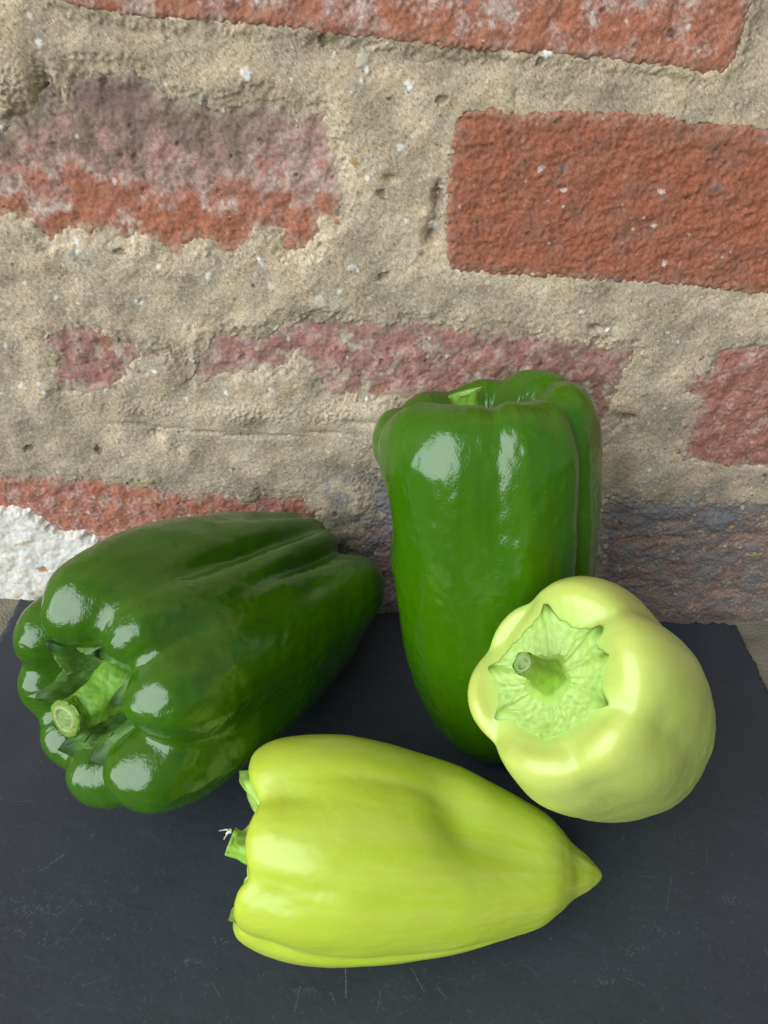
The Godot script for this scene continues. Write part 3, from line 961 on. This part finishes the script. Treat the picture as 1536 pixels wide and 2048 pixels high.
func lime_mesh() -> ArrayMesh:
	var r := bounds(SHAPES["white"]).grow(0.004)
	var step := 0.0007
	var nx := int(r.size.x / step) + 1
	var ny := int(r.size.y / step) + 1
	var hs := PackedFloat32Array()
	var cs := PackedColorArray()
	var keep := PackedByteArray()
	hs.resize(nx * ny)
	cs.resize(nx * ny)
	keep.resize(nx * ny)
	for j in ny:
		for i in nx:
			var x := r.position.x + i * step
			var y := r.position.y + j * step
			var q := j * nx + i
			var d := ragged_edge(sdf["white"], x, y)
			hs[q] = 0.0018 + 0.0012 * n_mid.get_noise_2d(x, y) + 0.0003 * n_fine.get_noise_2d(x, y) - 0.007 * smoothstep(-0.002, 0.0045, d)
			keep[q] = 1 if d < 0.005 else 0
			var s := n_stain.get_noise_2d(x * 2.0, y * 2.0 + 9.0)
			cs[q] = Color(0.72, 0.68, 0.62).lerp(Color(0.52, 0.40, 0.22), clampf(s * 1.8 - 0.35, 0.0, 0.8)) * (1.0 + 0.12 * n_grain.get_noise_2d(x, y))
	stamp(hs, cs, nx, ny, r.position.x, r.position.y, step, -0.199, 0.016, 0.0034, 0.0024, 0.2, -0.0006, Color(0.36, 0.17, 0.07), 0.9)
	stamp(hs, cs, nx, ny, r.position.x, r.position.y, step, -0.205, 0.036, 0.005, 0.0016, 0.3, -0.0002, Color(0.50, 0.36, 0.16), 0.7)
	var pts := PackedVector3Array()
	pts.resize(nx * ny)
	for j in ny:
		for i in nx:
			pts[j * nx + i] = Vector3(r.position.x + i * step, r.position.y + j * step, hs[j * nx + i])
	return grid_mesh(pts, cs, nx, ny, keep, false)


func outer_wall(root: Node3D) -> void:
	# the wall goes on outside the photograph, more coarsely: mortar behind, bricks standing a little proud
	var step := 0.02
	var nx := 161
	var ny := 121
	var pts := PackedVector3Array()
	var cs := PackedColorArray()
	for j in ny:
		for i in nx:
			var x := -1.6 + i * step
			var y := -0.1 + j * step
			pts.append(Vector3(x, y, -0.011 + 0.001 * n_big.get_noise_2d(x, y)))
			cs.append(mortar_color(x, 0.2))
	var none := PackedByteArray()
	part("wall_core", grid_mesh(pts, cs, nx, ny, none, false), M.mortar, root)


# ---------------------------------------------------------------- slate and ground

func build_slate() -> void:
	var x0 := -0.2155
	var x1 := 0.2135
	var z0 := 0.0075
	var z1 := 0.305
	var tx := 2048
	var img := Image.create(2048, 1420, false, Image.FORMAT_RGB8)
	var base := Color(0.237, 0.257, 0.290)
	img.fill(base)
	rng.seed = 909
	var px := 2048.0 / (x1 - x0)
	for k in 26000:                                   # mineral grain
		var v := rng.randf_range(-0.025, 0.03)
		var w := rng.randi_range(1, 7)
		img.fill_rect(Rect2i(rng.randi_range(0, 2047), rng.randi_range(0, 1419), w, rng.randi_range(1, 2)), Color(base.r + v, base.g + v, base.b + v * 1.15))
	for k in 900:
		var v := rng.randf_range(0.12, 0.4)
		img.fill_rect(Rect2i(rng.randi_range(0, 2047), rng.randi_range(0, 1419), rng.randi_range(1, 2), rng.randi_range(1, 2)), base.lerp(Color(0.7, 0.72, 0.74), v))
	# scratches: [x, z, dx, dz (mm), strength]
	var list := [[-138, 168, 5, -5, 0.7], [-141, 171, 3, -2, 0.6], [-9, 205, 1, 11, 0.75], [17, 205, 5, 8, 0.55], [27, 211, 3, 4, 0.6], [-26, 212, -1, 9, 0.45], [-60, 212, 4, 5, 0.35], [5, 213, -1, 7, 0.4], [-165, 140, 9, -1, 0.35], [-160, 152, 10, -2, 0.3], [-128, 190, 6, -9, 0.35], [-120, 196, 3, -7, 0.4], [-104, 150, 12, 8, 0.25], [130, 165, -6, 14, 0.3], [150, 150, -3, 9, 0.25], [100, 205, 8, 3, 0.4], [60, 200, 6, 5, 0.3], [0, 60, 9, 1, 0.4], [8, 52, 6, -1, 0.3], [120, 190, -10, 4, 0.22], [-110, 215, 12, -4, 0.25], [-14, 214, 2, 4, 0.5], [-135, 205, 7, 2, 0.35]]
	for s in list:
		scratch(img, (s[0] * 0.001 - x0) * px, (s[1] * 0.001 - z0) * px, s[2] * 0.001 * px, s[3] * 0.001 * px, s[4], base)
	for k in 150:
		var a := rng.randf_range(-0.5, 0.9)
		var l := rng.randf_range(4.0, 18.0) * (1.0 if k % 7 else 3.0)
		scratch(img, rng.randf() * 2048, rng.randf() * 1420, cos(a) * l, -sin(a) * l, rng.randf_range(0.08, 0.29), base)
	for k in 7000:                                    # fine pale hairs of dust, as slate shows when dry
		var a := rng.randf() * TAU
		var l := rng.randf_range(2.0, 9.0)
		var x := rng.randf() * 2048
		var y := 1420.0 * sqrt(rng.randf())
		scratch(img, x, y, cos(a) * l, sin(a) * l, rng.randf_range(0.08, 0.34), base)
	for b in [[-140, 188, 8], [-150, 184, 8], [-133, 187, 6], [-126, 200, 5], [-117, 185, 4], [-107, 197, 4], [-70, 205, 4], [-60, 197, 4], [-24, 214, 5], [105, 195, 5], [118, 186, 5], [92, 208, 4], [-148, 196, 7], [150, 174, 5], [-100, 178, 3]]:
		for k in int(b[2]) * 5:                        # chalky scuffs
			var x: float = (b[0] * 0.001 + rng.randfn(0.0, 0.0007 * b[2]) - x0) * px
			var y: float = (b[1] * 0.001 + rng.randfn(0.0, 0.00025 * b[2]) - z0) * px
			var a := rng.randf_range(0.4, 1.4)
			var l := rng.randf_range(2.0, 6.0)
			scratch(img, x, y, cos(a) * l, -sin(a) * l, rng.randf_range(0.15, 0.5), base)
	var tex := ImageTexture.create_from_image(img)
	var m := StandardMaterial3D.new()
	m.albedo_texture = tex
	m.roughness = 0.55
	m.metallic_specular = 0.45
	m.normal_enabled = true
	m.normal_texture = slate_normal
	m.normal_scale = 0.2
	m.uv1_scale = Vector3(1, 1, 1)
	m.vertex_color_use_as_albedo = true
	# the board: top relief, chipped edges, sides, underside
	var nx := 430
	var nz := 300
	var pts := PackedVector3Array()
	var uvs := PackedVector2Array()
	var cols := PackedColorArray()
	for j in nz:
		for i in nx:
			var x := lerpf(x0, x1, i / float(nx - 1))
			var z := lerpf(z0, z1, j / float(nz - 1))
			var edge := minf(minf(x - x0, x1 - x), minf(z - z0, z1 - z))
			var chip := 0.004 + 0.004 * n_mid.get_noise_2d(x, z + 2.0) + 0.0012 * n_fine.get_noise_2d(x, z)
			var y := 0.00018 * n_mid.get_noise_2d(x * 0.6, z) + 0.00006 * n_fine.get_noise_2d(x * 0.5, z * 1.6)
			y = minf(y, 0.0)
			var t := clampf(1.0 - edge / maxf(chip, 0.0008), 0.0, 1.0)
			if t > 0.0:                                # flaked in thin leaves
				var leaf := floorf(t * 3.0 + 0.5 * n_fine.get_noise_2d(x, z + 5.0)) / 3.0
				y -= 0.0055 * clampf(lerpf(t, leaf, 0.65), 0.0, 1.0)
			pts.append(Vector3(x, y, z))
			uvs.append(Vector2((x - x0) * px / 2048.0, (z - z0) * px / 1420.0))
			var c := 0.69 + 0.08 * n_big.get_noise_2d(x, z) + 0.35 * t * maxf(0.0, 0.4 + n_fine.get_noise_2d(x, z))
			cols.append(Color(c, c, c * 1.01))
	var root := thing("slate_board", Vector3(0, -0.008, 0.15), "dark blue-grey slate board with scratched top and chipped edges carrying the four peppers", "slate board")
	for k in pts.size():
		pts[k] = pts[k] - root.position
	var none := PackedByteArray()
	var top := grid_mesh(pts, cols, nx, nz, none, false)
	var arr := top.surface_get_arrays(0)
	arr[Mesh.ARRAY_TEX_UV] = uvs
	# sides down to the ledge
	var ring := PackedInt32Array()
	for i in nx - 1:
		ring.append(i)
	for j in nz - 1:
		ring.append(j * nx + nx - 1)
	for i in range(nx - 1, 0, -1):
		ring.append((nz - 1) * nx + i)
	for j in range(nz - 1, 0, -1):
		ring.append(j * nx)
	var v: PackedVector3Array = arr[Mesh.ARRAY_VERTEX]
	var nn: PackedVector3Array = arr[Mesh.ARRAY_NORMAL]
	var cc: PackedColorArray = arr[Mesh.ARRAY_COLOR]
	var uu: PackedVector2Array = arr[Mesh.ARRAY_TEX_UV]
	var ii: PackedInt32Array = arr[Mesh.ARRAY_INDEX]
	var first := v.size()
	for k in ring.size():
		var a := v[ring[k]]
		var out := Vector3(0, 0, 0)
		var w := a + root.position
		if w.z < z0 + 0.0005: out = Vector3(0, 0, -1)
		elif w.z > z1 - 0.0005: out = Vector3(0, 0, 1)
		elif w.x < 0: out = Vector3(-1, 0, 0)
		else: out = Vector3(1, 0, 0)
		for s in 2:
			v.append(a if s == 0 else Vector3(a.x, 0.0003, a.z))
			nn.append(out)
			cc.append(Color(0.7, 0.7, 0.7))
			uu.append(uu[ring[k]])
	for k in ring.size():
		var a := first + 2 * k
		var b := first + 2 * ((k + 1) % ring.size())
		ii.append_array([a, b, a + 1, b, b + 1, a + 1])
	arr[Mesh.ARRAY_VERTEX] = v
	arr[Mesh.ARRAY_NORMAL] = nn
	arr[Mesh.ARRAY_COLOR] = cc
	arr[Mesh.ARRAY_TEX_UV] = uu
	arr[Mesh.ARRAY_INDEX] = ii
	arr[Mesh.ARRAY_TANGENT] = null
	var am := ArrayMesh.new()
	am.add_surface_from_arrays(Mesh.PRIMITIVE_TRIANGLES, arr)
	part("board", am, m, root)


func scratch(img: Image, x: float, y: float, dx: float, dy: float, strength: float, base: Color) -> void:
	var n := int(maxf(absf(dx), absf(dy))) + 1
	for k in n:
		var t := k / float(n)
		var px := int(x + dx * t + 1.2 * n_mid.get_noise_2d(x * 0.01 + t * 0.05, y * 0.01))
		var py := int(y + dy * t)
		if px < 1 or py < 0 or px > 2046 or py > 1418 or rng.randf() < 0.22:
			continue
		var s := strength * rng.randf_range(0.4, 1.0)
		img.set_pixel(px, py, base.lerp(Color(0.80, 0.83, 0.86), s))
		if strength > 0.2:
			img.set_pixel(px + 1, py, base.lerp(Color(0.80, 0.83, 0.86), s * 0.7))


func build_ground() -> void:
	var pts := PackedVector3Array()
	var cols := PackedColorArray()
	var nx := 200
	var nz := 130
	for j in nz:
		for i in nx:
			var a := i / float(nx - 1) * 2.0 - 1.0
			var b := j / float(nz - 1)
			var x := 0.5 * a + 5.5 * a * a * a
			var z := -0.06 + 0.6 * b + 7.0 * b * b * b
			var s := n_stain.get_noise_2d(x, z)
			pts.append(Vector3(x, -0.0082 + 0.0006 * n_mid.get_noise_2d(x, z) - 0.0006, z))
			cols.append(Color(0.13, 0.115, 0.095).lerp(Color(0.08, 0.072, 0.06), clampf(0.5 + s, 0, 1)).lerp(Color(0.10, 0.115, 0.035), smoothstep(0.5, 0.9, z)).lerp(Color(0.27, 0.235, 0.175), smoothstep(0.10, 0.02, z) * clampf(0.7 + s, 0.0, 1.0)))
	var none := PackedByteArray()
	var o := part("ground", grid_mesh(pts, cols, nx, nz, none, false), M.ground, self)
	o.set_meta("kind", "structure")
	o.set_meta("label", "weathered stone ledge under the slate board at the foot of the wall")


func _ready() -> void:
	setup_camera_and_light()
	setup_noise()
	setup_materials()
	build_ground()
	build_wall()
	build_slate()
	dark_lying()
	dark_standing()
	pale_upright()
	pale_lying()
